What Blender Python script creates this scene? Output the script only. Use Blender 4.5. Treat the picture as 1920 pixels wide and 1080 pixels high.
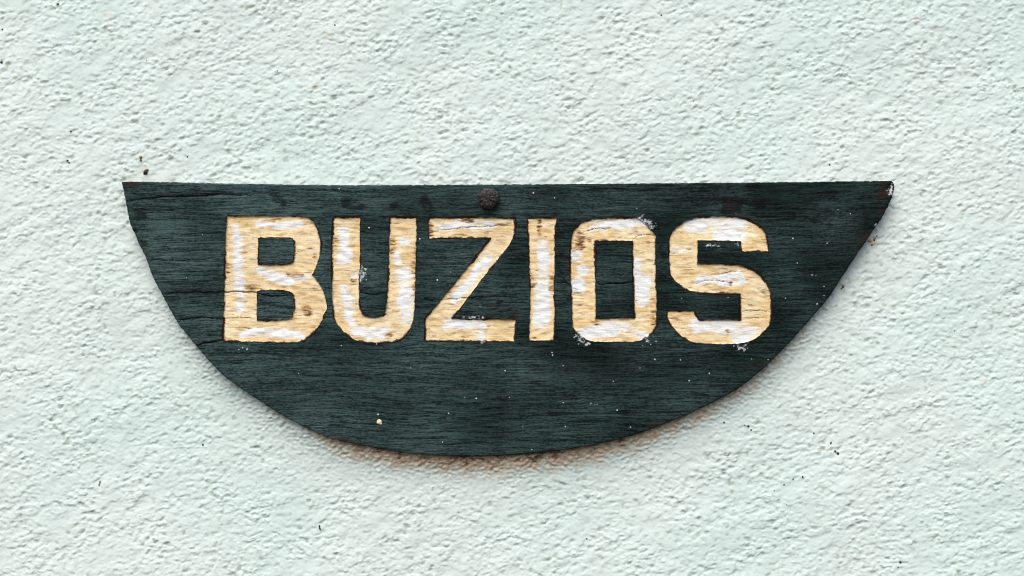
import bpy, math, random
import numpy as np
from mathutils import Vector
from mathutils.geometry import delaunay_2d_cdt

for o in list(bpy.data.objects):
    bpy.data.objects.remove(o)
sc = bpy.context.scene
C = sc.collection
R = math.radians
random.seed(7)

# ------------------------------------------------------------------ camera, light, exposure
S = 0.0003            # metres covered by one photo pixel on the face of the board
D = 0.95              # camera to board face
BY = -0.0102          # board face stands 10.2 mm in front of the mean wall plane
cam = bpy.data.cameras.new('camera')
cam.sensor_width = 36
cam.lens = 36 * D / (1920 * S)
cam.clip_start = 0.01
cam.clip_end = 200
cam.dof.use_dof = True
cam.dof.focus_distance = D
cam.dof.aperture_fstop = 4.5
co = bpy.data.objects.new('camera', cam)
C.objects.link(co)
co.location = (0, BY - D, 0)
co.rotation_euler = (R(90), 0, 0)
sc.camera = co

SUN_EL, SUN_AZ = 50, 14          # elevation; azimuth to the left of the wall's normal
w = bpy.data.worlds.new('World')
sc.world = w
w.use_nodes = True
nt = w.node_tree
bg = nt.nodes['Background']
sky = nt.nodes.new('ShaderNodeTexSky')
sky.sky_type = 'NISHITA'
sky.sun_disc = False
sky.sun_elevation = R(SUN_EL)
sky.sun_rotation = R(180 + SUN_AZ)
sky.air_density = 1.0
sky.dust_density = 4.0
sky.ozone_density = 1.0
nt.links.new(sky.outputs[0], bg.inputs['Color'])
bg.inputs['Strength'].default_value = 0.11

sun = bpy.data.lights.new('sun', 'SUN')
sun.energy = 1.5
sun.angle = R(56)
sun.color = (1.0, 0.95, 0.87)
so = bpy.data.objects.new('sun', sun)
C.objects.link(so)
sd = Vector((-math.sin(R(SUN_AZ)) * math.cos(R(SUN_EL)), -math.cos(R(SUN_AZ)) * math.cos(R(SUN_EL)), math.sin(R(SUN_EL))))
so.rotation_euler = (-sd).to_track_quat('-Z', 'Y').to_euler()
so.location = sd * 3

vs = sc.view_settings
vs.view_transform = 'Standard'
vs.look = 'None'
vs.gamma = 1
vs.use_curve_mapping = False
vs.exposure = 0.42
sc.cycles.filter_width = 1.1

# ------------------------------------------------------------------ numeric helpers
class Field:
    """periodic random field, band-passed round one wavelength (m), unit variance"""
    N = 1024
    def __init__(self, seed, lam, cell=None, aniso=1.0, ang=0.0, bw=0.45):
        n = self.N
        self.cell = cell or lam / 9.0
        rng = np.random.default_rng(seed)
        f = np.fft.fftfreq(n, self.cell)
        fx, fy = np.meshgrid(f, f, indexing='xy')
        c, s = math.cos(ang), math.sin(ang)
        u = (fx * c + fy * s) * math.sqrt(aniso)
        v = (-fx * s + fy * c) / math.sqrt(aniso)
        k = np.sqrt(u * u + v * v) * lam
        H = np.exp(-0.5 * (np.log(np.maximum(k, 1e-6)) / bw) ** 2) / np.maximum(k, 1e-6)
        H[0, 0] = 0
        g = np.real(np.fft.ifft2(np.fft.fft2(rng.standard_normal((n, n))) * H))
        self.g = (g / g.std()).astype(np.float32)
    def __call__(self, x, z):
        n = self.N
        a = np.mod(np.asarray(x) / self.cell, n)
        b = np.mod(np.asarray(z) / self.cell, n)
        i = np.floor(a).astype(int) % n
        j = np.floor(b).astype(int) % n
        a = a - np.floor(a)
        b = b - np.floor(b)
        i2 = (i + 1) % n
        j2 = (j + 1) % n
        g = self.g
        return (g[j, i] * (1 - a) + g[j, i2] * a) * (1 - b) + (g[j2, i] * (1 - a) + g[j2, i2] * a) * b

def sstep(e0, e1, x):
    t = np.clip((x - e0) / (e1 - e0), 0, 1)
    return t * t * (3 - 2 * t)

def P(pts):          # photo pixels -> metres on the board face
    a = np.array(pts, float)
    return np.stack([(a[:, 0] - 960) * S, (540 - a[:, 1]) * S], 1)

def seg_dist(p, a, b):
    """distance from points p (n,2) to nearest of the segments a-b"""
    out = np.full(len(p), 1e9)
    ab = b - a
    l2 = np.maximum((ab ** 2).sum(1), 1e-18)
    for i in range(0, len(p), 20000):
        q = p[i:i + 20000]
        best = np.full(len(q), 1e9)
        for k in range(len(a)):
            t = np.clip(((q - a[k]) @ ab[k]) / l2[k], 0, 1)
            d = q - (a[k] + t[:, None] * ab[k])
            best = np.minimum(best, d[:, 0] ** 2 + d[:, 1] ** 2)
        out[i:i + 20000] = np.sqrt(best)
    return out

def poly_dist(p, poly, reach=None):
    a, b = poly, np.roll(poly, -1, 0)
    if reach is None:
        return seg_dist(p, a, b)
    out = np.full(len(p), 1.0)                       # exact only within reach of the border: sort into tiles
    cell = max(reach * 2, 0.006)
    pk = np.floor(p / cell).astype(int)
    order = np.lexsort((pk[:, 1], pk[:, 0]))
    ks = pk[order]
    cut = np.flatnonzero(np.any(np.diff(ks, axis=0) != 0, axis=1)) + 1
    lo_, hi_ = np.minimum(a, b) - reach, np.maximum(a, b) + reach
    for idx in np.split(order, cut):
        if len(idx) == 0:
            continue
        q = p[idx]
        q0, q1 = q.min(0), q.max(0)
        m = (hi_[:, 0] > q0[0]) & (lo_[:, 0] < q1[0]) & (hi_[:, 1] > q0[1]) & (lo_[:, 1] < q1[1])
        if m.any():
            out[idx] = seg_dist(q, a[m], b[m])
    return out

def line_dist(p, line):
    if len(line) == 1:
        return np.hypot(p[:, 0] - line[0][0], p[:, 1] - line[0][1])
    return seg_dist(p, line[:-1], line[1:])

def inside(p, poly):
    x, y = p[:, 0], p[:, 1]
    r = np.zeros(len(p), bool)
    n = len(poly)
    for i in range(n):
        x0, y0 = poly[i]
        x1, y1 = poly[(i + 1) % n]
        if y0 == y1:
            continue
        c = ((y0 > y) != (y1 > y)) & (x < (x1 - x0) * (y - y0) / (y1 - y0) + x0)
        r ^= c
    return r

def resample(poly, step, closed=True):
    q = np.vstack([poly, poly[:1]]) if closed else poly
    out = []
    for i in range(len(q) - 1):
        n = max(1, int(round(np.hypot(*(q[i + 1] - q[i])) / step)))
        for k in range(n):
            out.append(q[i] + (q[i + 1] - q[i]) * k / n)
    if not closed:
        out.append(q[-1])
    return np.array(out)

def chaikin(poly, it=1, sharp=50):
    """round only the blunt corners of a traced outline; real corners stay"""
    for _ in range(it):
        n = len(poly)
        out = []
        for i in range(n):
            a, b, c = poly[i - 1], poly[i], poly[(i + 1) % n]
            u, v = b - a, c - b
            turn = abs(math.degrees(math.atan2(u[0] * v[1] - u[1] * v[0], u @ v)))
            if turn > sharp:
                out.append(b)
            else:
                out.append(b * .75 + a * .25)
                out.append(b * .75 + c * .25)
        poly = np.array(out)
    return poly

def normals(poly):
    t = np.roll(poly, -1, 0) - np.roll(poly, 1, 0)
    t /= np.maximum(np.hypot(t[:, 0], t[:, 1]), 1e-12)[:, None]
    return np.stack([-t[:, 1], t[:, 0]], 1)

jit1 = Field(11, 0.0030)
jit2 = Field(12, 0.0009)
def wobble(poly, a1, a2):
    nrm = normals(poly)
    d = a1 * jit1(poly[:, 0], poly[:, 1]) + a2 * jit2(poly[:, 0], poly[:, 1])
    return poly + nrm * d[:, None]

# ------------------------------------------------------------------ outlines read off the sign
board_px = [(228, 341), (250, 340), (387, 343), (485, 345), (600, 346.6), (675, 347), (800, 346.5), (970, 345.5), (1120, 344.5),
            (1400, 342), (1519, 341), (1650, 339), (1672, 339), (1677, 344), (1678, 350), (1676, 362), (1669, 380), (1657, 403),
            (1644, 425), (1630, 443), (1621, 458), (1605, 480), (1589, 505), (1572, 530), (1555, 558), (1536, 580), (1519, 600),
            (1483, 640), (1453, 671), (1428, 695), (1397, 720), (1369, 738), (1337, 755), (1290, 777), (1244, 796), (1197, 814),
            (1134, 831), (1056, 845), (978, 853), (900, 856.5), (837, 856), (750, 848.5), (691, 838), (642, 828), (610, 818),
            (587, 809), (552, 792), (517, 773), (487, 752), (458, 733), (429, 713), (400, 686), (370, 652), (345, 621), (332, 606),
            (305, 554), (285, 518), (274, 485), (268, 473), (262, 464), (254, 444), (245, 426), (242, 416), (234, 373)]
letters_px = {
 'B': ([(426, 405.6), (500, 405), (571, 405), (583, 411), (593, 425), (599, 440), (602, 460), (600, 481), (593, 500), (585, 515), (595, 527),
        (605, 542), (609.5, 558), (614, 577), (608, 587), (603, 604), (593, 618), (579, 632), (563, 642.5), (496, 641.5), (418, 639),
        (420.5, 558), (422, 486), (424, 438)],
       [[(484.5, 446), (515, 445), (544, 445), (552, 451), (553, 470), (550.5, 490), (544, 495.4), (520, 496.4), (484, 496)],
        [(481.5, 547), (489, 544), (539, 543.6), (549, 550), (552, 561), (552, 580), (547, 594), (537, 600), (482, 600.6)]]),
 'U': ([(625, 407), (675.5, 407), (674.5, 438), (676, 486), (673, 525), (673, 573), (678.6, 588.7), (689.5, 594.7), (711, 595), (722, 588.7),
        (725.6, 573), (728, 525), (729.2, 462), (731.6, 406.4), (781.4, 407), (781, 450), (780, 498), (778, 558), (776.6, 594), (768, 618),
        (754.5, 635), (741, 641), (706, 642.8), (670, 641), (651, 628.4), (634, 611.5), (624.4, 592), (623, 546.5), (622, 498), (622.5, 450)], []),
 'Z': ([(804, 408), (893, 407.3), (966, 408.8), (966, 445), (934, 486), (900.5, 527), (874, 563), (847.6, 597), (910, 598), (966.7, 599.4),
        (963.6, 639.8), (881, 640), (797, 639), (797, 597), (816, 575), (852, 532), (893, 481), (920, 446.5), (857, 445.8), (804, 447)], []),
 'I': ([(989, 408.8), (1043.7, 408), (1040.6, 438), (1040, 498), (1039, 534), (1039, 558), (1041.3, 578), (1039, 638), (992, 639), (993, 594),
        (994.8, 558), (993, 510), (991.5, 462)], []),
 'O': ([(1072, 439.4), (1084, 421), (1105.6, 410), (1151, 408.8), (1192, 407.3), (1201, 412), (1215, 423.7), (1229, 442), (1228.4, 462),
        (1230.4, 534), (1232, 611.6), (1221, 626), (1207, 637), (1192, 641.7), (1151, 641), (1108, 641), (1089, 631), (1074, 614), (1072, 558),
        (1069, 510), (1069, 474)],
       [[(1116.4, 452), (1186.3, 451.4), (1187, 510), (1190.4, 596), (1117, 597.6), (1116.4, 534)]]),
 'S': ([(1255, 444), (1263.7, 431), (1277.5, 420), (1295, 410), (1322, 406), (1380, 406), (1400, 410), (1420, 420), (1435, 435), (1439.5, 450),
        (1440, 471), (1391, 471), (1389, 452), (1307.5, 450), (1307.5, 494.5), (1352, 495), (1392.5, 497.5), (1415, 507.5), (1432.5, 522.5),
        (1445, 545), (1447, 575), (1446, 605), (1430, 626), (1405, 642), (1365, 645.5), (1310, 645), (1290, 640), (1270, 624), (1255, 606),
        (1250.5, 590), (1252.5, 582.5), (1300, 582.5), (1305, 590), (1311, 600), (1388.7, 599.5), (1388, 551), (1340, 550.5), (1300, 548),
        (1280, 539), (1264, 525), (1255.5, 512.5), (1254.5, 477.5)], []),
}
cracks_px = [   # (polyline, half width px, depth mm)
 ([(229, 379), (262, 374), (300, 369), (345, 368), (380, 367), (410, 364), (440, 365), (470, 368)], 1.9, 1.6),
 ([(303, 553), (325, 550), (350, 548), (390, 547.5), (430, 547), (470, 547), (510, 556), (552, 555)], 1.8, 1.4),
 ([(328, 600), (345, 599), (365, 596), (392, 596), (425, 598)], 1.8, 1.5),
 ([(368, 650), (382, 644), (400, 640), (421, 638)], 2.1, 1.6),
 ([(286, 487), (310, 488), (330, 489), (360, 487), (398, 486)], 1.3, .9),
 ([(672, 549), (690, 551), (706, 552), (727, 551)], 1.5, 1.2),
 ([(795, 562), (830, 562), (850, 560), (880, 558.5), (920, 556), (945, 556), (975, 560)], 1.4, 1.1),
 ([(1040, 529), (1071, 532)], 1.2, .9),
 ([(1112, 531), (1130, 533), (1160, 532), (1190, 529)], 1.7, 1.3),
 ([(807, 435.5), (830, 431), (852, 428), (890, 425.5), (925, 423), (962, 422)], 1.1, .8),
 ([(1092, 435), (1105, 431), (1125, 429), (1145, 427)], 1.1, .9),
 ([(1187, 449), (1200, 441), (1216, 440), (1229, 442)], 1.1, .9),
 ([(1306, 531), (1322, 526), (1350, 526), (1375, 531)], .9, .6),
 ([(1338, 516), (1360, 512), (1383, 509)], .9, .6),
 ([(1389, 585), (1405, 582), (1425, 582), (1446, 585)], 1.0, .8),
 ([(1395, 597), (1420, 596), (1440, 598)], .8, .6),
 ([(420, 597), (450, 595), (478, 597)], .8, .5),
 ([(450, 614), (472, 616)], 1.0, .6),
 ([(655, 524), (672, 524)], 1.3, .8),
 ([(968, 627), (992, 628)], 1.1, .8),
 ([(945, 495), (990, 496)], 1.0, .6),
]
outline = chaikin(P(board_px), 1, 30)
outline = wobble(resample(outline, 0.0009), 0.00009, 0.00005)
letters = {}
for ch, (o_, hs) in letters_px.items():
    lo = wobble(resample(chaikin(P(o_), 2, 38), 0.0007), 0.00007, 0.00002)
    lh = [wobble(resample(chaikin(P(h), 2, 38), 0.0007), 0.00007, 0.00002) for h in hs]
    letters[ch] = (lo, lh)
wig = Field(21, 0.006)
cracks = []
for pl, hw, dp in cracks_px:
    q = resample(P(pl), 0.0012, False)
    q[:, 1] += wig(q[:, 0], q[:, 1]) * 0.00018
    cracks.append((q, hw * S * .9, dp * 0.001))

def in_letter(p, ch):
    lo, lh = letters[ch]
    r = inside(p, lo)
    for h in lh:
        r &= ~inside(p, h)
    return r

# ------------------------------------------------------------------ one triangulation of the face: board and letters share borders
verts, edges = [], []
def add_loop(poly, closed=True):
    b = len(verts)
    verts.extend(map(tuple, poly))
    n = len(poly)
    for i in range(n if closed else n - 1):
        edges.append((b + i, b + (i + 1) % n))
add_loop(outline)
rings = [outline]
for lo, lh in letters.values():
    add_loop(lo)
    rings.append(lo)
    for h in lh:
        add_loop(h)
        rings.append(h)
extra = []
for poly in rings:                                   # rows of points beside every border, for the rounded and cut edges
    nrm = normals(poly)
    for off in (0.00035, 0.0008):
        for s in (1, -1):
            q = poly + nrm * (s * off)
            dd = poly_dist(q, poly, .003)
            extra.append(q[dd > off * 0.85])
for q, hw, dp in cracks:
    nrm = np.zeros_like(q)
    t = np.gradient(q, axis=0)
    t /= np.hypot(t[:, 0], t[:, 1])[:, None]
    nrm = np.stack([-t[:, 1], t[:, 0]], 1)
    tp = np.sin(np.linspace(0.12, math.pi * 0.93, len(q)))[:, None] ** 0.5
    for k in (-1, 0, 1):
        extra.append(q + nrm * hw * k * tp)
rng = np.random.default_rng(5)
mn, mx = outline.min(0), outline.max(0)
def scatter(step):
    gx, gz = np.meshgrid(np.arange(mn[0], mx[0], step), np.arange(mn[1], mx[1], step))
    g = np.stack([gx.ravel(), gz.ravel()], 1)
    return g + rng.uniform(-.33, .33, g.shape) * step
g = scatter(0.0011)
lm = np.zeros(len(g), bool)
for ch in letters:
    lm |= in_letter(g, ch)
extra.append(g[~lm])
g = scatter(0.0007)
lm = np.zeros(len(g), bool)
for ch in letters:
    lm |= in_letter(g, ch)
extra.append(g[lm])
ex = np.vstack(extra)
ex = ex[inside(ex, outline)]
allb = np.vstack(rings)
# drop scattered points that crowd a border
near = np.full(len(ex), 1e9)
for poly in rings:
    near = np.minimum(near, poly_dist(ex, poly, .003))
ex = ex[near > 0.00022]
near = near[near > 0.00022]
verts.extend(map(tuple, ex))
res = delaunay_2d_cdt([Vector((v[0], v[1])) for v in verts], edges, [], 0, 1e-7)
V = np.array([(v.x, v.y) for v in res[0]])
F = np.array([f for f in res[2] if len(f) == 3])
cen = V[F].mean(1)
owner = np.full(len(F), -2)
owner[inside(cen, outline)] = -1
for k, ch in enumerate(letters):
    owner[in_letter(cen, ch)] = k
d_out = poly_dist(V, outline, .004)
d_let = np.full(len(V), 1e9)
for poly in rings[1:]:
    d_let = np.minimum(d_let, poly_dist(V, poly, .004))

def crack_depth(p):
    z = np.zeros(len(p))
    m = np.zeros(len(p))
    for q, hw, dp in cracks:
        lo_, hi_ = q.min(0) - .003, q.max(0) + .003
        s = np.where((p[:, 0] > lo_[0]) & (p[:, 0] < hi_[0]) & (p[:, 1] > lo_[1]) & (p[:, 1] < hi_[1]))[0]
        if len(s) == 0:
            continue
        d = line_dist(p[s], q)
        along = (p[s][:, 0] - q[0, 0]) / (q[-1, 0] - q[0, 0])
        tp = np.clip(np.sin(np.clip(along * .9 + .05, 0, 1) * math.pi), 0, 1) ** .5
        z[s] = np.maximum(z[s], dp * tp * np.clip(1 - d / hw, 0, 1))
        m[s] = np.maximum(m[s], tp * np.clip(1.25 - d / (hw * 1.15), 0, 1))
    return z, np.clip(m, 0, 1)

und = Field(31, 0.06, aniso=2.5)
grain = Field(32, 0.0035, aniso=9.0, ang=R(-1.5))
lump = Field(33, 0.007, aniso=2.0)
cz, cm = crack_depth(V)
cup = 0.0
Yb = BY + cup + 0.00022 * und(V[:, 0], V[:, 1]) + 0.00007 * grain(V[:, 0], V[:, 1])
r_ = 0.0009
t = np.clip(r_ - d_out, 0, r_)
Yb_face = Yb + (r_ - np.sqrt(np.maximum(r_ * r_ - t * t, 0))) + cz
dent = np.array([(1668, 352), (1640, 428), (268, 470), (1215, 803), (250, 436)], float)
for (px, py), rad in zip(dent, (10, 12, 7, 10, 9)):
    dd = np.hypot(V[:, 0] - (px - 960) * S, V[:, 1] - (540 - py) * S) / (rad * S)
    Yb_face += 0.0011 * np.exp(-dd ** 2) * (1 + .5 * lump(V[:, 0], V[:, 1]))
# carved depth of letters
Yl = Yb + 0.0011 * np.clip(d_let / 0.00034, 0, 1) + 0.00012 * lump(V[:, 0], V[:, 1]) * sstep(0.0004, .002, d_let) + .00005 * grain(V[:, 0] + .3, V[:, 1]) * sstep(0.0004, .001, d_let) + cz * .8

def blobs(lst, p):
    """soft union of strokes given in pixels: (points, radius, weight)"""
    v = np.zeros(len(p))
    for pts, rad, wt in lst:
        d = line_dist(p, P(pts)) / (rad * 1.12 * S)
        v = np.maximum(v, wt * np.clip(1.6 - d, 0, 1.2) / 1.2)
    return v

white = blobs([
 ([(442, 430), (446, 470), (449, 520), (450, 580)], 8, 1), ([(485, 418), (520, 423), (562, 421)], 6, .85), ([(488, 508), (515, 520), (540, 527)], 8, 1),
 ([(545, 525), (575, 518)], 5, .7), ([(455, 626), (490, 622), (565, 627)], 7, 1),
 ([(643, 437), (648, 470), (645, 492)], 10, 1), ([(645, 540), (652, 570), (655, 598)], 9, 1), ([(665, 622), (690, 625), (722, 622)], 9, 1),
 ([(743, 480), (745, 488)], 7, 1), ([(757, 510), (760, 550), (762, 592)], 12, 1), ([(757, 452)], 7, .8), ([(664, 515)], 9, .8),
 ([(830, 424), (880, 421), (925, 419)], 8, .95), ([(912, 486), (880, 528), (852, 562)], 7, 1), ([(838, 608), (870, 606), (900, 606)], 9, 1),
 ([(903, 605), (901, 640)], 7, .9), ([(1018, 460), (1022, 510)], 9, .9), ([(1020, 520), (1018, 560), (1016, 605)], 12, 1),
 ([(1115, 424), (1150, 421), (1180, 420)], 9, 1), ([(1190, 413), (1214, 415)], 9, 1), ([(1077, 480)], 11, 1), ([(1093, 505)], 8, .95), ([(1085, 534)], 10, 1),
 ([(1193, 492), (1194, 515)], 8, 1), ([(1207, 528), (1204, 560)], 11, 1), ([(1098, 628), (1125, 622), (1150, 614)], 11, 1), ([(1206, 632)], 10, .95),
 ([(1160, 610), (1190, 622)], 8, .7), ([(1295, 418), (1340, 420), (1388, 418)], 13, 1), ([(1350, 438), (1388, 438)], 11, 1), ([(1268, 470), (1285, 474)], 8, .72),
 ([(1312, 526), (1350, 522), (1385, 516)], 7, .95), ([(1350, 532), (1395, 528)], 5, .8), ([(1310, 612), (1350, 614), (1400, 618)], 14, 1),
 ([(1385, 632), (1410, 622)], 10, .95)], V)
brown = blobs([
 ([(1087, 442), (1089, 452)], 9, 1.15), ([(1105, 451)], 5, 1.1), ([(1078, 466), (1090, 463)], 6, 1.0), ([(1116, 604)], 8, .75), ([(1370, 532)], 4, 1.1),
 ([(573, 578), (578, 586)], 8, 1.0), ([(590, 480)], 5, .7), ([(462, 538), (476, 536)], 6, .8), ([(500, 412), (520, 411)], 6, .8), ([(540, 515), (565, 516)], 4, .95),
 ([(738, 445), (736, 470)], 6, .8), ([(1012, 415), (1011, 440)], 4, .9), ([(995, 520), (997, 530)], 9, .9), ([(1036, 515), (1036, 540)], 7, .8),
 ([(805, 420), (808, 440)], 6, .85), ([(662, 527)], 7, .75), ([(730, 628)], 7, .7), ([(1002, 636)], 5, .9), ([(870, 411), (880, 414)], 7, .8),
 ([(1365, 622)], 5, .8), ([(626, 450), (624, 470)], 6, .7), ([(777, 470), (778, 540)], 6, .75), ([(622, 520), (624, 545)], 6, .75), ([(1225, 560), (1228, 610)], 6, .6),
 ([(423, 490), (424, 510)], 6, .8)], V)
splash = blobs([([(681, 505), (680, 520)], 8, 1), ([(1205, 411), (1220, 424)], 9, .95), ([(1085, 630), (1100, 642)], 8, 1), ([(1214, 634)], 8, .9),
 ([(1325, 458), (1345, 459)], 7, .8), ([(1382, 455)], 7, .8), ([(1380, 645), (1393, 650)], 9, 1), ([(870, 597), (905, 596)], 4, .9), ([(905, 641)], 6, .9),
 ([(1668, 366), (1670, 356)], 6, .8), ([(1640, 424)], 6, .75), ([(1675, 345)], 5, .9), ([(1520, 515)], 6, .6)], V)
dark = blobs([([(652, 382), (672, 385)], 12, 1), ([(795, 377), (808, 390)], 10, 1), ([(740, 387)], 8, .6), ([(1365, 384), (1380, 380)], 16, 1.1), ([(1290, 378), (1430, 384)], 9, .85),
 ([(1100, 352), (1180, 352)], 6, .7), ([(1260, 352), (1420, 350)], 7, .8), ([(1480, 405), (1560, 415)], 8, .7), ([(258, 345), (266, 420)], 12, .5), ([(290, 360), (292, 400)], 9, .42),
 ([(318, 350), (321, 388)], 8, .4), ([(352, 365), (350, 410)], 6, .4), ([(250, 420), (285, 500)], 12, .5), ([(510, 355), (530, 385)], 12, .6), ([(900, 545), (960, 590)], 14, .6),
 ([(1050, 420), (1055, 560)], 10, .55), ([(1240, 440), (1245, 560)], 10, .6), ([(820, 480), (880, 470)], 10, .5)], V)
redwood = blobs([([(1655, 365), (1665, 345)], 12, 1), ([(1650, 395), (1655, 380)], 8, .8), ([(1618, 450), (1632, 440)], 10, 1), ([(1600, 485), (1620, 460)], 7, .7),
 ([(266, 470), (272, 474)], 8, 1.1), ([(1370, 385)], 12, .7), ([(1440, 385), (1530, 400)], 8, .5), ([(1225, 800), (1245, 793)], 7, .9), ([(236, 345), (275, 344)], 8, .8),
 ([(925, 575), (975, 590)], 12, .6), ([(1095, 560), (1060, 480)], 9, .5), ([(600, 810), (690, 835)], 5, .7), ([(1380, 700), (1440, 680)], 10, .5)], V)
sky_sheen = np.interp(V[:, 0] / S + 960, [230, 330, 500, 800, 1150, 1500, 1680], [.62, .85, .80, .52, .30, .12, .05]) + .16 * Field(34, .05, aniso=2)(V[:, 0], V[:, 1])  # sky sheen painted into the colour, stronger towards the left end, varied at random
edge_b = np.clip(1 - d_out / 0.0014, 0, 1)
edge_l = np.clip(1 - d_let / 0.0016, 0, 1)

# ------------------------------------------------------------------ material helpers
def new_mat(name):
    m = bpy.data.materials.new(name)
    m.use_nodes = True
    return m, m.node_tree.nodes, m.node_tree.links

class NB:
    def __init__(self, m):
        self.n, self.l = m.node_tree.nodes, m.node_tree.links
        self.bsdf = self.n['Principled BSDF']
        self.tc = self.n.new('ShaderNodeTexCoord')
    def lk(self, a, b):
        self.l.new(a, b)
    def put(self, sock, v):
        if hasattr(v, 'is_linked') or isinstance(v, bpy.types.NodeSocket):
            self.l.new(v, sock)
        else:
            sock.default_value = v
    def mapped(self, scale, rot=(0, 0, 0), loc=(0, 0, 0), src=None):
        x = self.n.new('ShaderNodeMapping')
        x.inputs['Scale'].default_value = scale
        x.inputs['Rotation'].default_value = rot
        x.inputs['Location'].default_value = loc
        self.lk(src or self.tc.outputs['Object'], x.inputs['Vector'])
        return x.outputs[0]
    def noise(self, vec, scale=1, detail=4, rough=.55, dist=0):
        x = self.n.new('ShaderNodeTexNoise')
        self.lk(vec, x.inputs['Vector'])
        x.inputs['Scale'].default_value = scale
        x.inputs['Detail'].default_value = detail
        x.inputs['Roughness'].default_value = rough
        x.inputs['Distortion'].default_value = dist
        return x.outputs['Fac']
    def attr(self, name):
        x = self.n.new('ShaderNodeAttribute')
        x.attribute_name = name
        return x.outputs['Fac']
    def math(self, op, a, b=0.5, c=None, clamp=False):
        x = self.n.new('ShaderNodeMath')
        x.operation = op
        x.use_clamp = clamp
        self.put(x.inputs[0], a)
        self.put(x.inputs[1], b)
        if c is not None:
            self.put(x.inputs[2], c)
        return x.outputs[0]
    def range(self, v, a, b, c=0., d=1., smooth=True):
        x = self.n.new('ShaderNodeMapRange')
        x.interpolation_type = 'SMOOTHSTEP' if smooth else 'LINEAR'
        self.put(x.inputs['Value'], v)
        x.inputs['From Min'].default_value = a
        x.inputs['From Max'].default_value = b
        x.inputs['To Min'].default_value = c
        x.inputs['To Max'].default_value = d
        return x.outputs['Result']
    def mix(self, f, a, b, mode='MIX'):
        x = self.n.new('ShaderNodeMix')
        x.data_type = 'RGBA'
        x.blend_type = mode
        self.put(x.inputs['Factor'], f)
        for i, v in ((6, a), (7, b)):
            if isinstance(v, tuple):
                v = (*v, 1)
            self.put(x.inputs[i], v)
        return x.outputs[2]
    def bump(self, h, strength, dist, prev=None):
        x = self.n.new('ShaderNodeBump')
        x.inputs['Strength'].default_value = strength
        x.inputs['Distance'].default_value = dist
        self.lk(h, x.inputs['Height'])
        if prev is not None:
            self.lk(prev, x.inputs['Normal'])
        return x.outputs[0]

# plaster
m_wall, _, _ = new_mat('white_plaster')
b = NB(m_wall)
n1 = b.noise(b.mapped((9, 9, 9)), 1, 5)
n2 = b.noise(b.mapped((160, 160, 160)), 1, 4)
n3 = b.noise(b.mapped((420, 420, 420)), 1, 3)
col = b.mix(b.range(n1, .35, .68), (.645, .785, .775), (.70, .81, .80))
col = b.mix(b.range(n2, .60, .74, 0, .25), col, (.62, .64, .50))             # faint algae-ish grime in flecks
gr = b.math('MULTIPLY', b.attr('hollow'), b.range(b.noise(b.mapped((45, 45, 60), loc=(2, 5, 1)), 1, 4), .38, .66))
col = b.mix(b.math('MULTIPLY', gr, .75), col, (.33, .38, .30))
st = b.attr('stain')
stn = b.math('ADD', st, b.math('MULTIPLY', b.math('SUBTRACT', b.noise(b.mapped((110, 110, 170)), 1, 6, .7), .5), 1.1))
col = b.mix(b.range(stn, .12, .6, 0, .85), col, (.66, .62, .51))
col = b.mix(b.range(stn, .45, .95, 0, .9), col, (.66, .52, .385))
sp = b.math('ADD', b.attr('stain'), b.math('MULTIPLY', b.math('SUBTRACT', b.noise(b.mapped((190, 190, 460)), 1, 6, .78), .5), 4.2))
col = b.mix(b.math('MULTIPLY', b.range(sp, 1.0, 1.5, 0, .85), b.range(st, .3, .6)), col, (.10, .06, .035))
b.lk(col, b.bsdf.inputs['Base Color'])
b.bsdf.inputs['Roughness'].default_value = .85
b.bsdf.inputs['Specular IOR Level'].default_value = .25
b.lk(b.bump(n3, .25, .0005), b.bsdf.inputs['Normal'])

# dark painted board
m_board, _, _ = new_mat('dark_green_paint_on_wood')
b = NB(m_board)
warp = b.noise(b.mapped((12, 12, 22)), 1, 2)
cmb = b.n.new('ShaderNodeCombineXYZ')
b.put(cmb.inputs[2], b.math('MULTIPLY', b.math('SUBTRACT', warp, .5), .007))
add = b.n.new('ShaderNodeVectorMath')
b.lk(b.tc.outputs['Object'], add.inputs[0])
b.lk(cmb.outputs[0], add.inputs[1])
vec = add.outputs[0]
g1 = b.noise(b.mapped((75, 75, 1250), src=vec), 1, 5, .72)
g2 = b.noise(b.mapped((18, 18, 420), src=vec), 1, 5, .65)
g3 = b.noise(b.mapped((520, 520, 1300), src=vec), 1, 3, .75)
big = b.noise(b.mapped((14, 14, 22), loc=(3, 0, 1)), 1, 4, .6)
saw = b.noise(b.mapped((330, 330, 12)), 1, 3, .6)
v = b.math('ADD', b.math('MULTIPLY', g1, .46), b.math('MULTIPLY', g2, .22))
v = b.math('ADD', v, b.math('MULTIPLY', g3, .32))
sheen_ = b.attr('sky_sheen')
lightc = b.mix(sheen_, (.016, .037, .034), (.094, .158, .160))  # grain tones turn lighter and bluer where the sheen is painted in
darkc = b.mix(sheen_, (.0025, .0045, .0045), (.010, .020, .023))
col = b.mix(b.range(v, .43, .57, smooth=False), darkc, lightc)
col = b.mix(b.range(big, .35, .7, 0, .32), col, darkc)
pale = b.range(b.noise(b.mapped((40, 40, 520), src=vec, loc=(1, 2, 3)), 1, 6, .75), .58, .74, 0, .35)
col = b.mix(b.math('MULTIPLY', pale, b.range(sheen_, 0, .8, .25, 1)), col, (.105, .165, .172))
ft = b.range(b.noise(b.mapped((70, 70, 1000), src=vec, loc=(4, 2, 8)), 1, 4, .7), .58, .66, 0, .85)
col = b.mix(ft, col, (.004, .006, .006))
dk = b.math('ADD', b.attr('dark'), b.math('MULTIPLY', b.math('SUBTRACT', b.noise(b.mapped((130, 130, 260)), 1, 6, .75), .5), 4.5))
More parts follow.
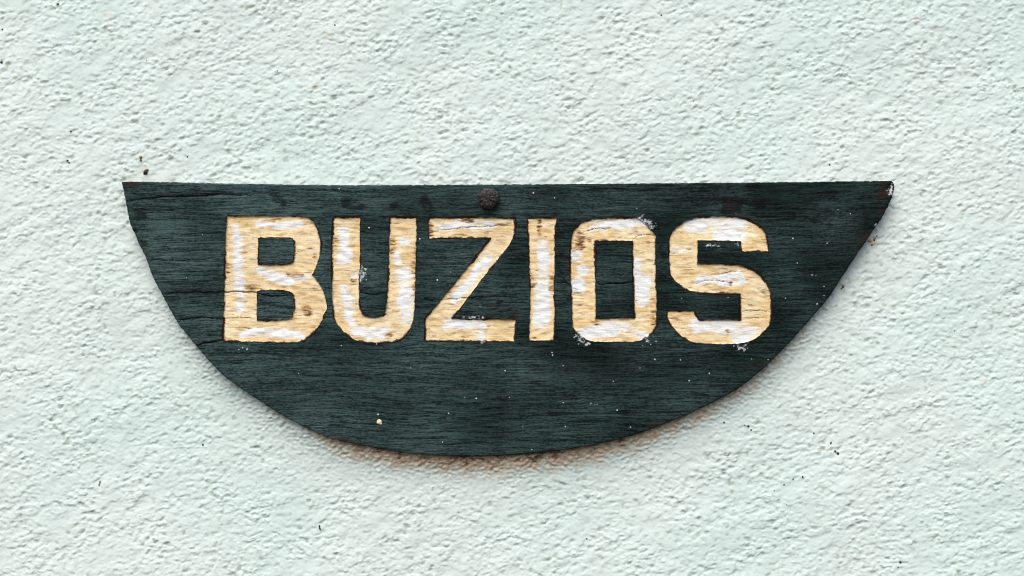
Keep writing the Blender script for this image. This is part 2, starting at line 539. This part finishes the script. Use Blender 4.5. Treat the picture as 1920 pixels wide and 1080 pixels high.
col = b.mix(b.math('MULTIPLY', b.range(dk, .45, 1.0, 0, .75), b.range(b.attr('dark'), .05, .4)), col, (.005, .0055, .0055))
rw = b.math('ADD', b.attr('redwood'), b.math('MULTIPLY', b.math('SUBTRACT', b.noise(b.mapped((110, 110, 330)), 1, 6, .75), .5), 4.5))
col = b.mix(b.math('MULTIPLY', b.range(rw, .45, 1.1, 0, .65), b.range(b.attr('redwood'), .05, .4)), col, (.036, .020, .016))
rw2 = b.range(b.noise(b.mapped((36, 36, 100), src=vec, loc=(7, 1, 0)), 1, 5, .7), .60, .78, 0, .45)
col = b.mix(rw2, col, (.030, .020, .017))
cr = b.attr('crack')
col = b.mix(b.range(cr, .25, .8, 0, .9), col, (.006, .005, .004))
eb = b.math('ADD', b.attr('rim'), b.math('MULTIPLY', b.math('SUBTRACT', b.noise(b.mapped((170, 170, 170)), 1, 5, .7), .5), 2.2))
col = b.mix(b.range(eb, .95, 1.3, 0, .85), col, (.16, .095, .055))
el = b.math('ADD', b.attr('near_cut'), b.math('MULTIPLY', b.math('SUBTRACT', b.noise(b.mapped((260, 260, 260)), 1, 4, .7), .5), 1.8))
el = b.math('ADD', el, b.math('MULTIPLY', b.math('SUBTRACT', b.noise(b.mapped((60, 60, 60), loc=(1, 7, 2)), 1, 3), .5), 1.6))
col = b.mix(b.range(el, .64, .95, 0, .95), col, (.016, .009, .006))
spn = b.noise(b.mapped((380, 380, 520)), 1, 4, .75)
spv = b.math('ADD', b.attr('splash'), b.math('MULTIPLY', b.math('SUBTRACT', spn, .5), 5.0))
spm = b.math('MULTIPLY', b.range(spv, .82, 1.35, 0, .8), b.range(b.attr('splash'), .08, .3))
col = b.mix(spm, col, (.72, .77, .82))
b.lk(col, b.bsdf.inputs['Base Color'])
b.lk(b.range(v, .38, .7, .62, .42), b.bsdf.inputs['Roughness'])
b.bsdf.inputs['Specular IOR Level'].default_value = .05
nb = b.bump(v, 1.0, .0016)
nb = b.bump(saw, .25, .0003, nb)
b.lk(nb, b.bsdf.inputs['Normal'])

# raw side of the board
m_side, _, _ = new_mat('weathered_board_edge')
b = NB(m_side)
g1 = b.noise(b.mapped((90, 500, 90)), 1, 5, .65)
g2 = b.noise(b.mapped((120, 120, 120)), 1, 4)
col = b.mix(b.range(g1, .35, .7), (.018, .015, .012), (.075, .048, .030))
col = b.mix(b.range(g2, .55, .7, 0, .8), col, (.012, .018, .018))
b.lk(col, b.bsdf.inputs['Base Color'])
b.bsdf.inputs['Roughness'].default_value = .8
b.lk(b.bump(g1, .6, .001), b.bsdf.inputs['Normal'])

# cream letters
m_let, _, _ = new_mat('cream_paint_worn')
b = NB(m_let)
obn = b.n.new('ShaderNodeObjectInfo')
g1 = b.noise(b.mapped((160, 160, 1100)), 1, 5, .7)
g2 = b.noise(b.mapped((70, 70, 130), loc=(2, 2, 5)), 1, 6, .7)
g3 = b.noise(b.mapped((95, 95, 650), loc=(5, 1, 2)), 1, 6, .75)
g4 = b.noise(b.mapped((600, 600, 900)), 1, 4, .7)
col = b.mix(b.range(g2, .38, .62), (.78, .58, .29), (.90, .775, .53))
col = b.mix(b.range(g1, .48, .66, 0, .55), col, (.60, .38, .16))
col = b.mix(b.range(g4, .52, .68, 0, .35), col, (.90, .80, .58))
col = b.mix(b.range(b.noise(b.mapped((30, 30, 30), loc=(9, 4, 5)), 1, 4, .65), .50, .64, 0, .5), col, (.86, .74, .50))
wv = b.math('ADD', b.attr('white'), b.math('MULTIPLY', b.math('SUBTRACT', b.noise(b.mapped((130, 130, 480)), 1, 6, .75), .5), 3.4))
wv = b.math('ADD', wv, b.math('MULTIPLY', b.math('SUBTRACT', b.noise(b.mapped((70, 70, 120), loc=(3, 3, 3)), 1, 4), .5), 2.4))
wm = b.math('MULTIPLY', b.range(wv, .15, .90, 0, .96), b.range(b.attr('white'), .02, .35))
col = b.mix(wm, col, (.84, .88, .92))
streak = b.math('MULTIPLY', b.range(g3, .56, .64), b.range(b.attr('white'), .3, .9, 1, .45))
col = b.mix(b.math('MULTIPLY', streak, .8), col, (.17, .085, .03))
bv = b.math('ADD', b.attr('brown'), b.math('MULTIPLY', b.math('SUBTRACT', b.noise(b.mapped((120, 120, 620)), 1, 6, .78), .5), 6.0))
bg_ = b.range(b.attr('brown'), .1, .5)
col = b.mix(b.math('MULTIPLY', b.range(bv, .35, .9, 0, .75), bg_), col, (.44, .22, .075))
col = b.mix(b.math('MULTIPLY', b.range(bv, .85, 1.3, 0, .92), bg_), col, (.055, .022, .010))
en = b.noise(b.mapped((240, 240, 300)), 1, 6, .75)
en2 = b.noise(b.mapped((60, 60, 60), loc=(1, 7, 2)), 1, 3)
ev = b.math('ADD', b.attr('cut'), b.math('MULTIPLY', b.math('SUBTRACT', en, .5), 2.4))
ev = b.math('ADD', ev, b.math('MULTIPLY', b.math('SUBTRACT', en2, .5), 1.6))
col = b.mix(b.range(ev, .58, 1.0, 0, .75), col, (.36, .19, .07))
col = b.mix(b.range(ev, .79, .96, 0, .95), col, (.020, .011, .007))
col = b.mix(b.range(b.attr('crack'), .2, .8, 0, .85), col, (.05, .025, .012))
b.lk(col, b.bsdf.inputs['Base Color'])
b.bsdf.inputs['Roughness'].default_value = .72
b.bsdf.inputs['Specular IOR Level'].default_value = .3
nb = b.bump(g1, .6, .0006)
nb = b.bump(g4, .3, .0004, nb)
b.lk(nb, b.bsdf.inputs['Normal'])

# rusty iron, specks
m_iron, _, _ = new_mat('rusty_iron')
b = NB(m_iron)
n1 = b.noise(b.mapped((700, 700, 700)), 1, 5, .7)
n2 = b.noise(b.mapped((1500, 1500, 1500)), 1, 4, .7)
col = b.mix(b.range(n1, .4, .65), (.009, .008, .009), (.055, .044, .051))
col = b.mix(b.range(n2, .57, .66, 0, .8), col, (.34, .32, .33))
b.lk(col, b.bsdf.inputs['Base Color'])
b.bsdf.inputs['Roughness'].default_value = .55
b.bsdf.inputs['Metallic'].default_value = .1
b.lk(b.bump(n1, .9, .0012), b.bsdf.inputs['Normal'])

def speck_mat(name, c1, c2, sc_=900):
    m, _, _ = new_mat(name)
    b = NB(m)
    n = b.noise(b.mapped((sc_,) * 3), 1, 4)
    b.lk(b.mix(b.range(n, .35, .65), c1, c2), b.bsdf.inputs['Base Color'])
    b.bsdf.inputs['Roughness'].default_value = .8
    b.lk(b.bump(n, .4, .0004), b.bsdf.inputs['Normal'])
    return m
m_dirt = speck_mat('dark_dirt', (.012, .013, .011), (.05, .042, .03))
m_ochre = speck_mat('ochre_dirt', (.30, .21, .09), (.12, .09, .04))
m_white = speck_mat('white_paint_drops', (.70, .75, .78), (.80, .82, .84))
m_cream = speck_mat('cream_paint_drop', (.78, .66, .42), (.82, .74, .55))
m_crumb = speck_mat('plaster_crumb', (.50, .42, .28), (.70, .66, .55))

# ------------------------------------------------------------------ mesh builder
def mesh_obj(name, co3, faces, mats, parent=None, attrs=None, smooth=True, face_mat=None):
    me = bpy.data.meshes.new(name)
    co3 = np.asarray(co3, np.float32)
    faces = np.asarray(faces, np.int32)
    k = faces.shape[1]
    me.vertices.add(len(co3))
    me.vertices.foreach_set('co', co3.ravel())
    me.loops.add(faces.size)
    me.loops.foreach_set('vertex_index', faces.ravel())
    me.polygons.add(len(faces))
    me.polygons.foreach_set('loop_start', np.arange(0, faces.size, k, dtype=np.int32))
    for m in mats:
        me.materials.append(m)
    if face_mat is not None:
        me.polygons.foreach_set('material_index', np.asarray(face_mat, np.int32))
    me.update(calc_edges=True)
    me.polygons.foreach_set('use_smooth', np.full(len(faces), smooth))
    for an, av in (attrs or {}).items():
        a = me.attributes.new(an, 'FLOAT', 'POINT')
        a.data.foreach_set('value', np.asarray(av, np.float32))
    me.update()
    o = bpy.data.objects.new(name, me)
    C.objects.link(o)
    if parent:
        o.parent = parent
    return o

# ------------------------------------------------------------------ wall: rough-cast plaster, real relief
fa = Field(41, 0.0030, aniso=1.5, ang=R(4), bw=.42)
fb = Field(42, 0.0051, aniso=1.7, ang=R(10), bw=.44)
fc = Field(43, 0.0016, aniso=1.3, ang=R(8))
fd = Field(44, 0.014, aniso=1.8, ang=R(24))
fe = Field(45, 0.085, aniso=1.5, ang=R(20))
fm = Field(46, 0.030, aniso=1.6, ang=R(20))
fs = Field(47, 0.012, aniso=1.5, ang=R(60))
coarse = P(board_px)
def wall_base(x, z):
    a, b_ = fa(x, z), fb(x, z)
    amp = np.clip(1.0 + .30 * fm(x, z), .4, 1.8)
    soft = lambda t: np.log1p(np.exp(3.0 * t)) / 3.0          # thrown blobs and pits on a flatter ground
    lumps = soft(a - .3) * .00018 - soft(b_ - .55) * .00026 + soft(-b_ - .3) * .00010
    return amp * (lumps + .000024 * fc(x, z)) + .00013 * fd(x, z)
def wall_raw(x, z):
    h = wall_base(x, z)
    for _ in range(2):                                         # blobs sag: steep below, gentle above
        h = wall_base(x - .2 * h, z + 2.4 * h)
    return h + .0003 * fe(x, z)
def wall_fn(x, z):
    """outward relief h, stain, hollow for arrays of x, z"""
    h = wall_raw(x, z)
    p = np.stack([x, z], 1)
    st = np.zeros(len(x))
    box = (np.abs(x) < .25) & (z > -.15) & (z < .08)
    ii = np.where(box)[0]
    if len(ii):
        d = poly_dist(p[ii], coarse)
        d = np.where(inside(p[ii], coarse), -d, d)
        xx, zz = x[ii], z[ii]
        below = sstep(0.0, -.03, zz)
        # smeared plaster close under the board: flatter
        k = np.exp(-(np.clip(d, 0, 1) / .022) ** 2) * below
        h[ii] = h[ii] * (1 - .4 * k) + k * .0003
        px = xx / S + 960
        wx = np.interp(px, [250, 420, 560, 640, 1000, 1260, 1420, 1520, 1600], [0, .06, .28, 1.0, 1.0, .72, .5, .35, 0])
        width = np.interp(px, [250, 560, 640, 900, 1150, 1260, 1450], [.003, .004, .0080, .0105, .0095, .0085, .007])
        s = np.where(d < 0, 1.0, np.exp(-(np.clip(d, 0, 1) / width) ** 2))
        halo = .10 * np.exp(-np.clip(d, 0, 1) / .02) * sstep(.0, -.06, zz)
        strk = 1 + .18 * fs(xx, zz)
        st[ii] = (np.clip(s * wx * below, 0, 1) + halo * (d > -0.01)) * strk
        # mortar fillet closing the gap under the board; lower-left run added to lessen shadow
        wf = np.interp(px, [230, 330, 520, 660, 1000, 1300, 1480, 1600], [.25, .45, .6, 1.0, 1.0, .85, .6, .3])
        fil = .0052 * wf * below * (1 + .10 * fa(xx, zz) + .10 * fb(xx, zz)) * np.exp(-(np.clip(d, 0, 1) / .0085) ** 1.6)
        h[ii] += fil
        h[ii] = np.where(d < -.0008, np.minimum(h[ii], .0017), h[ii])
    # little stains at the left end of the top edge
    for (px, py, rad, wt) in ((262, 297, 7, .5), (272, 318, 9, .45), (240, 335, 16, .35), (1640, 455, 12, .45), (1582, 540, 9, .35), (205, 30, 9, .35), (293, 30, 8, .4), (614, 66, 9, .4),
                              (108, 9, 8, .5), (395, 136, 9, .35), (590, 165, 12, .3), (1880, 890, 9, .3), (1690, 945, 9, .3), (1720, 40, 10, .3), (1845, 712, 9, .35)):
        dd = np.hypot(x - (px - 960) * S * (1 - BY / D), z - (540 - py) * S * (1 - BY / D)) / (rad * S)
        st += wt * np.exp(-dd ** 2)
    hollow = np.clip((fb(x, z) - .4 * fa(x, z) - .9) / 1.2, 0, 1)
    return h, st, hollow

def axis(half, cell, far):
    c = list(np.arange(-half, half + cell * .5, cell))
    step, e, out = cell, c[-1], []
    while e < far:
        step *= 1.12
        e += step
        out.append(e)
    return np.array([-v for v in reversed(out)] + c + out)
ax, az = axis(.305, .00050, .75), axis(.178, .00050, .55)
X, Z = np.meshgrid(ax, az)
X, Z = X.ravel(), Z.ravel()
H, ST, HO = wall_fn(X, Z)
nx, nz = len(ax), len(az)
ids = np.arange(nx * nz).reshape(nz, nx)
Q = np.stack([ids[:-1, :-1], ids[:-1, 1:], ids[1:, 1:], ids[1:, :-1]], -1).reshape(-1, 4)
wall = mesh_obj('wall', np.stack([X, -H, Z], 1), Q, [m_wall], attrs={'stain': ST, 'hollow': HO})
wall['kind'] = 'structure'
wall['label'] = 'white rough-cast plaster wall behind the sign'

# ------------------------------------------------------------------ the sign
sign = bpy.data.objects.new('wooden_sign', None)
C.objects.link(sign)
sign.empty_display_size = .02
sign['label'] = 'dark green boat-shaped wooden sign with carved cream letters BUZIOS on white plaster'
sign['category'] = 'sign'

# board: face + rim + back
sel = F[owner == -1]
used = np.unique(sel)
remap = -np.ones(len(V), int)
remap[used] = np.arange(len(used))
face = remap[sel]
# make faces look towards the camera (-Y): x right, z up => clockwise/ccw check
def orient(f, v2):
    a, b_, c = v2[f[:, 0]], v2[f[:, 1]], v2[f[:, 2]]
    ar = (b_[:, 0] - a[:, 0]) * (c[:, 1] - a[:, 1]) - (b_[:, 1] - a[:, 1]) * (c[:, 0] - a[:, 0])
    f = f.copy()
    f[ar < 0] = f[ar < 0][:, ::-1]
    return f
sel_o = orient(sel, V)
face = remap[sel_o]
bco = np.stack([V[used, 0], Yb_face[used], V[used, 1]], 1)
# rim from border edges on the outline
e = np.vstack([sel_o[:, [0, 1]], sel_o[:, [1, 2]], sel_o[:, [2, 0]]])
key = {tuple(x) for x in e}
rim = [(a, c) for a, c in key if (c, a) not in key and d_out[a] < 2e-5 and d_out[c] < 2e-5]
TH = 0.0080
rv = sorted({a for ed in rim for a in ed})
ringn = len(rv)
rid = {v_: i for i, v_ in enumerate(rv)}
rb = np.array(rv)
levels = [0.25, 0.6, 1.0]
co_all = [bco]
nbase = len(bco)
sidejit = Field(51, .004)
start = []
# first ring duplicates the face border so the side can have its own shading
for li, fr in enumerate([0.0] + levels):
    start.append(nbase + li * ringn)
    yy = Yb_face[rb] + fr * (BY + TH - Yb_face[rb])
    j = .00015 * sidejit(V[rb, 0] + li * .1, V[rb, 1]) if fr > 0 else 0
    co_all.append(np.stack([V[rb, 0] + j, yy, V[rb, 1] + j], 1))
tris, fm_ = [face], [np.zeros(len(face), int)]
sd_f = []
for li in range(len(levels)):
    for a, c in rim:
        a0, c0 = start[li] + rid[a], start[li] + rid[c]
        a1, c1 = start[li + 1] + rid[a], start[li + 1] + rid[c]
        sd_f.append((a0, a1, c1))
        sd_f.append((a0, c1, c0))
cb = sum(len(x) for x in co_all)
co_all.append(np.array([[0, BY + TH, .02]]))
for a, c in rim:
    sd_f.append((start[-1] + rid[c], start[-1] + rid[a], cb))
tris.append(np.array(sd_f))
fm_.append(np.ones(len(sd_f), int))
ball = np.vstack(co_all)
pad = len(ball) - nbase
def padded(a):
    return np.concatenate([a[used], np.zeros(pad)])
board = mesh_obj('board', ball, np.vstack(tris), [m_board, m_side], sign,
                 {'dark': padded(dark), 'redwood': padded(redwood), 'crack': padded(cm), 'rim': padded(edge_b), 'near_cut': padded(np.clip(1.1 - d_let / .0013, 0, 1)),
                  'splash': padded(splash), 'sky_sheen': padded(np.clip(sky_sheen, 0, 1))}, face_mat=np.concatenate(fm_))
board['label'] = 'dark green painted board with straight top, curved bottom and cracks at left'

for k, ch in enumerate(letters):
    s_ = orient(F[owner == k], V)
    u = np.unique(s_)
    rm = -np.ones(len(V), int)
    rm[u] = np.arange(len(u))
    on = d_let[u] < 2e-5
    y = np.where(on, Yb_face[u], Yl[u])
    lo = mesh_obj('letter', np.stack([V[u, 0], y, V[u, 1]], 1), rm[s_], [m_let], sign,
                  {'white': white[u], 'brown': brown[u], 'cut': edge_l[u], 'crack': cm[u]})
    lo['label'] = 'carved cream letter %s with worn white paint' % ch

# ------------------------------------------------------------------ small lumps
def ico():
    t = (1 + 5 ** .5) / 2
    v = np.array([(-1, t, 0), (1, t, 0), (-1, -t, 0), (1, -t, 0), (0, -1, t), (0, 1, t), (0, -1, -t), (0, 1, -t), (t, 0, -1), (t, 0, 1), (-t, 0, -1), (-t, 0, 1)], float)
    v /= np.linalg.norm(v[0])
    f = [(0, 11, 5), (0, 5, 1), (0, 1, 7), (0, 7, 10), (0, 10, 11), (1, 5, 9), (5, 11, 4), (11, 10, 2), (10, 7, 6), (7, 1, 8), (3, 9, 4), (3, 4, 2), (3, 2, 6), (3, 6, 8), (3, 8, 9),
         (4, 9, 5), (2, 4, 11), (6, 2, 10), (8, 6, 7), (9, 8, 1)]
    # one subdivision
    vs_, fs_, mid = [tuple(x) for x in v], [], {}
    def m(a, b):
        k = (min(a, b), max(a, b))
        if k not in mid:
            p = (np.array(vs_[a]) + np.array(vs_[b])) / 2
            vs_.append(tuple(p / np.linalg.norm(p)))
            mid[k] = len(vs_) - 1
        return mid[k]
    for a, b_, c in f:
        x, y, z = m(a, b_), m(b_, c), m(c, a)
        fs_ += [(a, x, z), (b_, y, x), (c, z, y), (x, y, z)]
    return np.array(vs_), np.array(fs_)
IV, IF = ico()
def lump_mesh(cx, cy, cz_, rx, ry, rz, ang, rough, rg):
    n = 1 + rough * rg.uniform(-1, 1, len(IV))
    p = IV * n[:, None] * np.array([rx, ry, rz])
    c, s = math.cos(ang), math.sin(ang)
    q = np.stack([p[:, 0] * c - p[:, 2] * s, p[:, 1], p[:, 0] * s + p[:, 2] * c], 1)
    return q + np.array([cx, cy, cz_])
def lumps_obj(name, lst, mat, parent=None):
    vv, ff, n = [], [], 0
    for q in lst:
        vv.append(q)
        ff.append(IF + n)
        n += len(q)
    return mesh_obj(name, np.vstack(vv), np.vstack(ff), [mat], parent)
rg = np.random.default_rng(9)
WS = S * (D - BY) / D
def on_wall(px, py):
    x, z = (px - 960) * WS, (540 - py) * WS
    h = wall_fn(np.array([x]), np.array([z]))[0][0]
    return x, -h, z

# paint drops on the board
def face_y(px, py):
    x, z = (px - 960) * S, (540 - py) * S
    i = np.argmin((V[:, 0] - x) ** 2 + (V[:, 1] - z) ** 2)
    return x, Yb_face[i], z
x, y, z = face_y(711, 791)
dr = lumps_obj('paint_drop', [lump_mesh(x, y, z, 5 * S, 2.2 * S, 4.6 * S, .3, .12, rg), lump_mesh(x + 3 * S, y, z - 3 * S, 2.5 * S, 1.4 * S, 2.5 * S, 0, .1, rg)], m_cream, sign)
dr['label'] = 'single cream paint drop low on the board'
spots = [(947, 695), (1228, 674), (1056, 686), (841, 775), (871, 745), (893, 747), (830, 829), (709, 777), (1120, 758), (1108, 756), (1056, 755), (1157, 769), (1206, 794), (1182, 801), (997, 843),
         (1035, 661), (1036, 666), (955, 745), (1276, 675), (1292, 714), (1571, 393), (1594, 401), (1551, 456), (1530, 516), (1495, 493), (1487, 447), (1545, 537), (1532, 570), (1545, 554), (1473, 559),
         (692, 427), (787, 448), (687, 525), (1194, 391), (1040, 371), (1409, 673), (1440, 674), (820, 525), (845, 510), (900, 574), (1278, 560), (1365, 558), (455, 652), (463, 655), (448, 655),
         (640, 648), (706, 645), (1205, 648), (1230, 640), (1220, 646), (1085, 645), (1395, 658), (1385, 655), (1402, 653), (636, 354), (1000, 362), (560, 700), (770, 690), (1330, 700), (1150, 715), (980, 800),
         (1410, 556), (1500, 620), (1200, 690), (1060, 800), (1320, 640), (350, 520), (380, 440)]
lst = []
for i, (px, py) in enumerate(spots):
    x, y, z = face_y(px, py)
    r0 = S * rg.uniform(.6, 1.35) * (1.25 if i < 8 else 1)
    lst.append(lump_mesh(x, y, z, r0 * rg.uniform(.9, 1.4), r0 * .5, r0, rg.uniform(0, 3), .15, rg))
spk = lumps_obj('paint_specks', lst, m_white, sign)
spk['kind'] = 'stuff'
spk['label'] = 'tiny white paint specks over the dark board'

# nail: hammered, slightly hexagonal iron head on a shank that runs into the wall
def make_nail(px, py):
    x, y, z = (px - 960) * S, BY, (540 - py) * S
    n, prof = 48, [(0, -.0066), (.25, -.0066), (.5, -.0065), (.66, -.0063), (.75, -.0058), (.84, -.0050), (.93, -.0042), (1.0, -.0034), (.97, -.0028), (.35, -.0026)]
    R0 = 20.5 * S
    nz_ = Field(61, .0022)
    vs_, fs_ = [(0, prof[0][1], 0)], []
    for ri, (rr, yy) in enumerate(prof[1:]):
        for k in range(n):
            a = 2 * math.pi * k / n
            hexr = 1 / max(math.cos(((a + .25) % (math.pi / 3)) - math.pi / 6), .01) * .935
            r = R0 * rr * (1 + (min(hexr, 1.05) - 1) * rr * .8)
            r *= 1 + .03 * math.sin(3 * a + 1) * rr + .02 * math.sin(7 * a)
            dx, dz = r * math.cos(a), r * math.sin(a) * .98
            bump_ = float(nz_(np.array([dx]), np.array([dz]))[0])
            sl = -.0006 * dz / R0
            vs_.append((dx, yy + bump_ * .00040 * (rr < .96) + sl, dz))
    nr = len(prof) - 1
    for k in range(n):
        fs_.append((0, 1 + (k + 1) % n, 1 + k))
    for ri in range(nr - 1):
        for k in range(n):
            a, b_ = 1 + ri * n + k, 1 + ri * n + (k + 1) % n
            c, d_ = b_ + n, a + n
            fs_ += [(a, b_, c), (a, c, d_)]
    # shank
    b0 = len(vs_)
    for yy, rr in ((-.0027, .0022), (.05, .0018), (.062, .0001)):
        for k in range(12):
            a = 2 * math.pi * k / 12
            vs_.append((rr * math.cos(a), yy, rr * math.sin(a)))
    for ri in range(2):
        for k in range(12):
            a, b_ = b0 + ri * 12 + k, b0 + ri * 12 + (k + 1) % 12
            fs_ += [(a, b_, b_ + 12), (a, b_ + 12, a + 12)]
    o = mesh_obj('nail', np.array(vs_), np.array(fs_), [m_iron])
    o.location = (x, y, z)
    o['label'] = 'rusty dark iron nail head at the top centre of the sign'
    o['category'] = 'nail'
make_nail(916.5, 372.5)

# dirt on the wall: the larger crumbs one by one
def fleck(name, label, cat, parts, mat):
    lst = []
    for px, py, a, b_, ang in parts:
        x, y, z = on_wall(px, py)
        lst.append(lump_mesh(x, y - .25 * min(a, b_) * WS, z, a * WS, min(a, b_) * .8 * WS, b_ * WS, R(ang), .28, rg))
    o = lumps_obj(name, lst, mat)
    c = np.vstack(lst).mean(0)
    o.data.transform(__import__('mathutils').Matrix.Translation(-Vector(c)))
    o.location = c
    o['label'] = label
    o['category'] = cat
    o['group'] = 'dirt crumbs stuck to the plaster'
fleck('dirt_crumb', 'dark brown crumb of dirt just above the sign\'s top left corner', 'dirt', [(273, 323, 3.6, 4.2, 20), (276, 319, 2.6, 2.4, 0), (270, 326, 1.8, 1.6, 0)], m_dirt)
fleck('dirt_crumb', 'ochre crumb of dirt, higher of two above the sign\'s top left corner', 'dirt', [(264, 295, 2.6, 2.4, 0), (264, 300, 2.2, 3.0, 10)], m_ochre)
fleck('dirt_crumb', 'small black double speck on plaster left of the sign\'s top corner', 'dirt', [(127, 301, 2.2, 1.8, 30), (130, 305, 1.8, 1.2, 0)], m_dirt)
fleck('dirt_crumb', 'slim upright dark green crumb on plaster at lower left', 'dirt', [(187, 904, 1.6, 3.2, -10), (186, 909, 1.3, 2.4, 10)], m_ochre)
fleck('dirt_crumb', 'slim black crumb on plaster near the bottom edge below letter B', 'dirt', [(599, 987, 1.5, 2.6, 0), (600, 991, 1.7, 2.2, 0)], m_dirt)
fleck('dirt_crumb', 'black slanting crumb on plaster right of and below the sign', 'dirt', [(1566, 846, 2.4, 1.8, -35), (1571, 850, 2.6, 2.2, -30)], m_dirt)
fleck('dirt_crumb', 'small black speck on plaster left of and below the sign\'s curve', 'dirt', [(380, 834, 1.6, 2.2, 0)], m_dirt)
fleck('dirt_crumb', 'tan crumbs beside the notch in the sign\'s right edge', 'dirt', [(1632, 451, 4.0, 3.4, 20), (1640, 445, 2.6, 2.8, 40), (1636, 457, 2.2, 2.0, 0)], m_crumb)
fleck('dirt_crumb', 'dark brown bits clinging beside the notch in the sign\'s right edge', 'dirt', [(1644, 443, 1.6, 1.8, 40), (1639, 450, 1.5, 2.2, 10), (1635, 460, 1.2, 1.2, 0)], m_dirt)
fleck('dirt_crumb', 'small dark crumb beside the sign\'s right edge below the notch', 'dirt', [(1581, 537, 2.2, 2.6, 30), (1578, 541, 1.5, 1.4, 0)], m_ochre)
fleck('dirt_crumb', 'dark crumbs on plaster under the sign\'s right curve', 'dirt', [(1403, 799, 2.2, 1.6, -30), (1408, 806, 1.4, 1.6, 0), (1396, 797, 1.2, 1.0, 0)], m_dirt)
tiny = [(628, 47, 1.5), (2, 117, 2.2), (4, 55, 1.6), (133, 246, 1.6), (351, 294, 1.5), (1558, 831, 1.7), (1526, 812, 1.3), (1505, 894, 1.6), (1487, 898, 1.3), (1470, 909, 1.3), (1452, 920, 1.1),
        (1357, 792, 1.4), (1688, 1054, 1.8), (1684, 1064, 1.3), (1555, 309, 1.4), (1240, 28, 1.3), (109, 8, 1.8), (520, 133, 1.0), (275, 113, .9), (1475, 946, .9), (1100, 1010, 1.0), (860, 960, 1.0),
        (480, 905, .9), (1790, 620, 1.0), (60, 700, 1.0), (1300, 190, .9), (940, 120, .9)]
lst = []
for px, py, r0 in tiny:
    x, y, z = on_wall(px, py)
    lst.append(lump_mesh(x, y - .2 * r0 * WS, z, r0 * WS * rg.uniform(.8, 1.5), r0 * WS * .8, r0 * WS, rg.uniform(0, 3), .3, rg))
tn = lumps_obj('dirt_specks', lst, m_dirt)
tn['kind'] = 'stuff'
tn['label'] = 'tiny black dirt specks scattered over the white plaster'
tn['category'] = 'dirt'
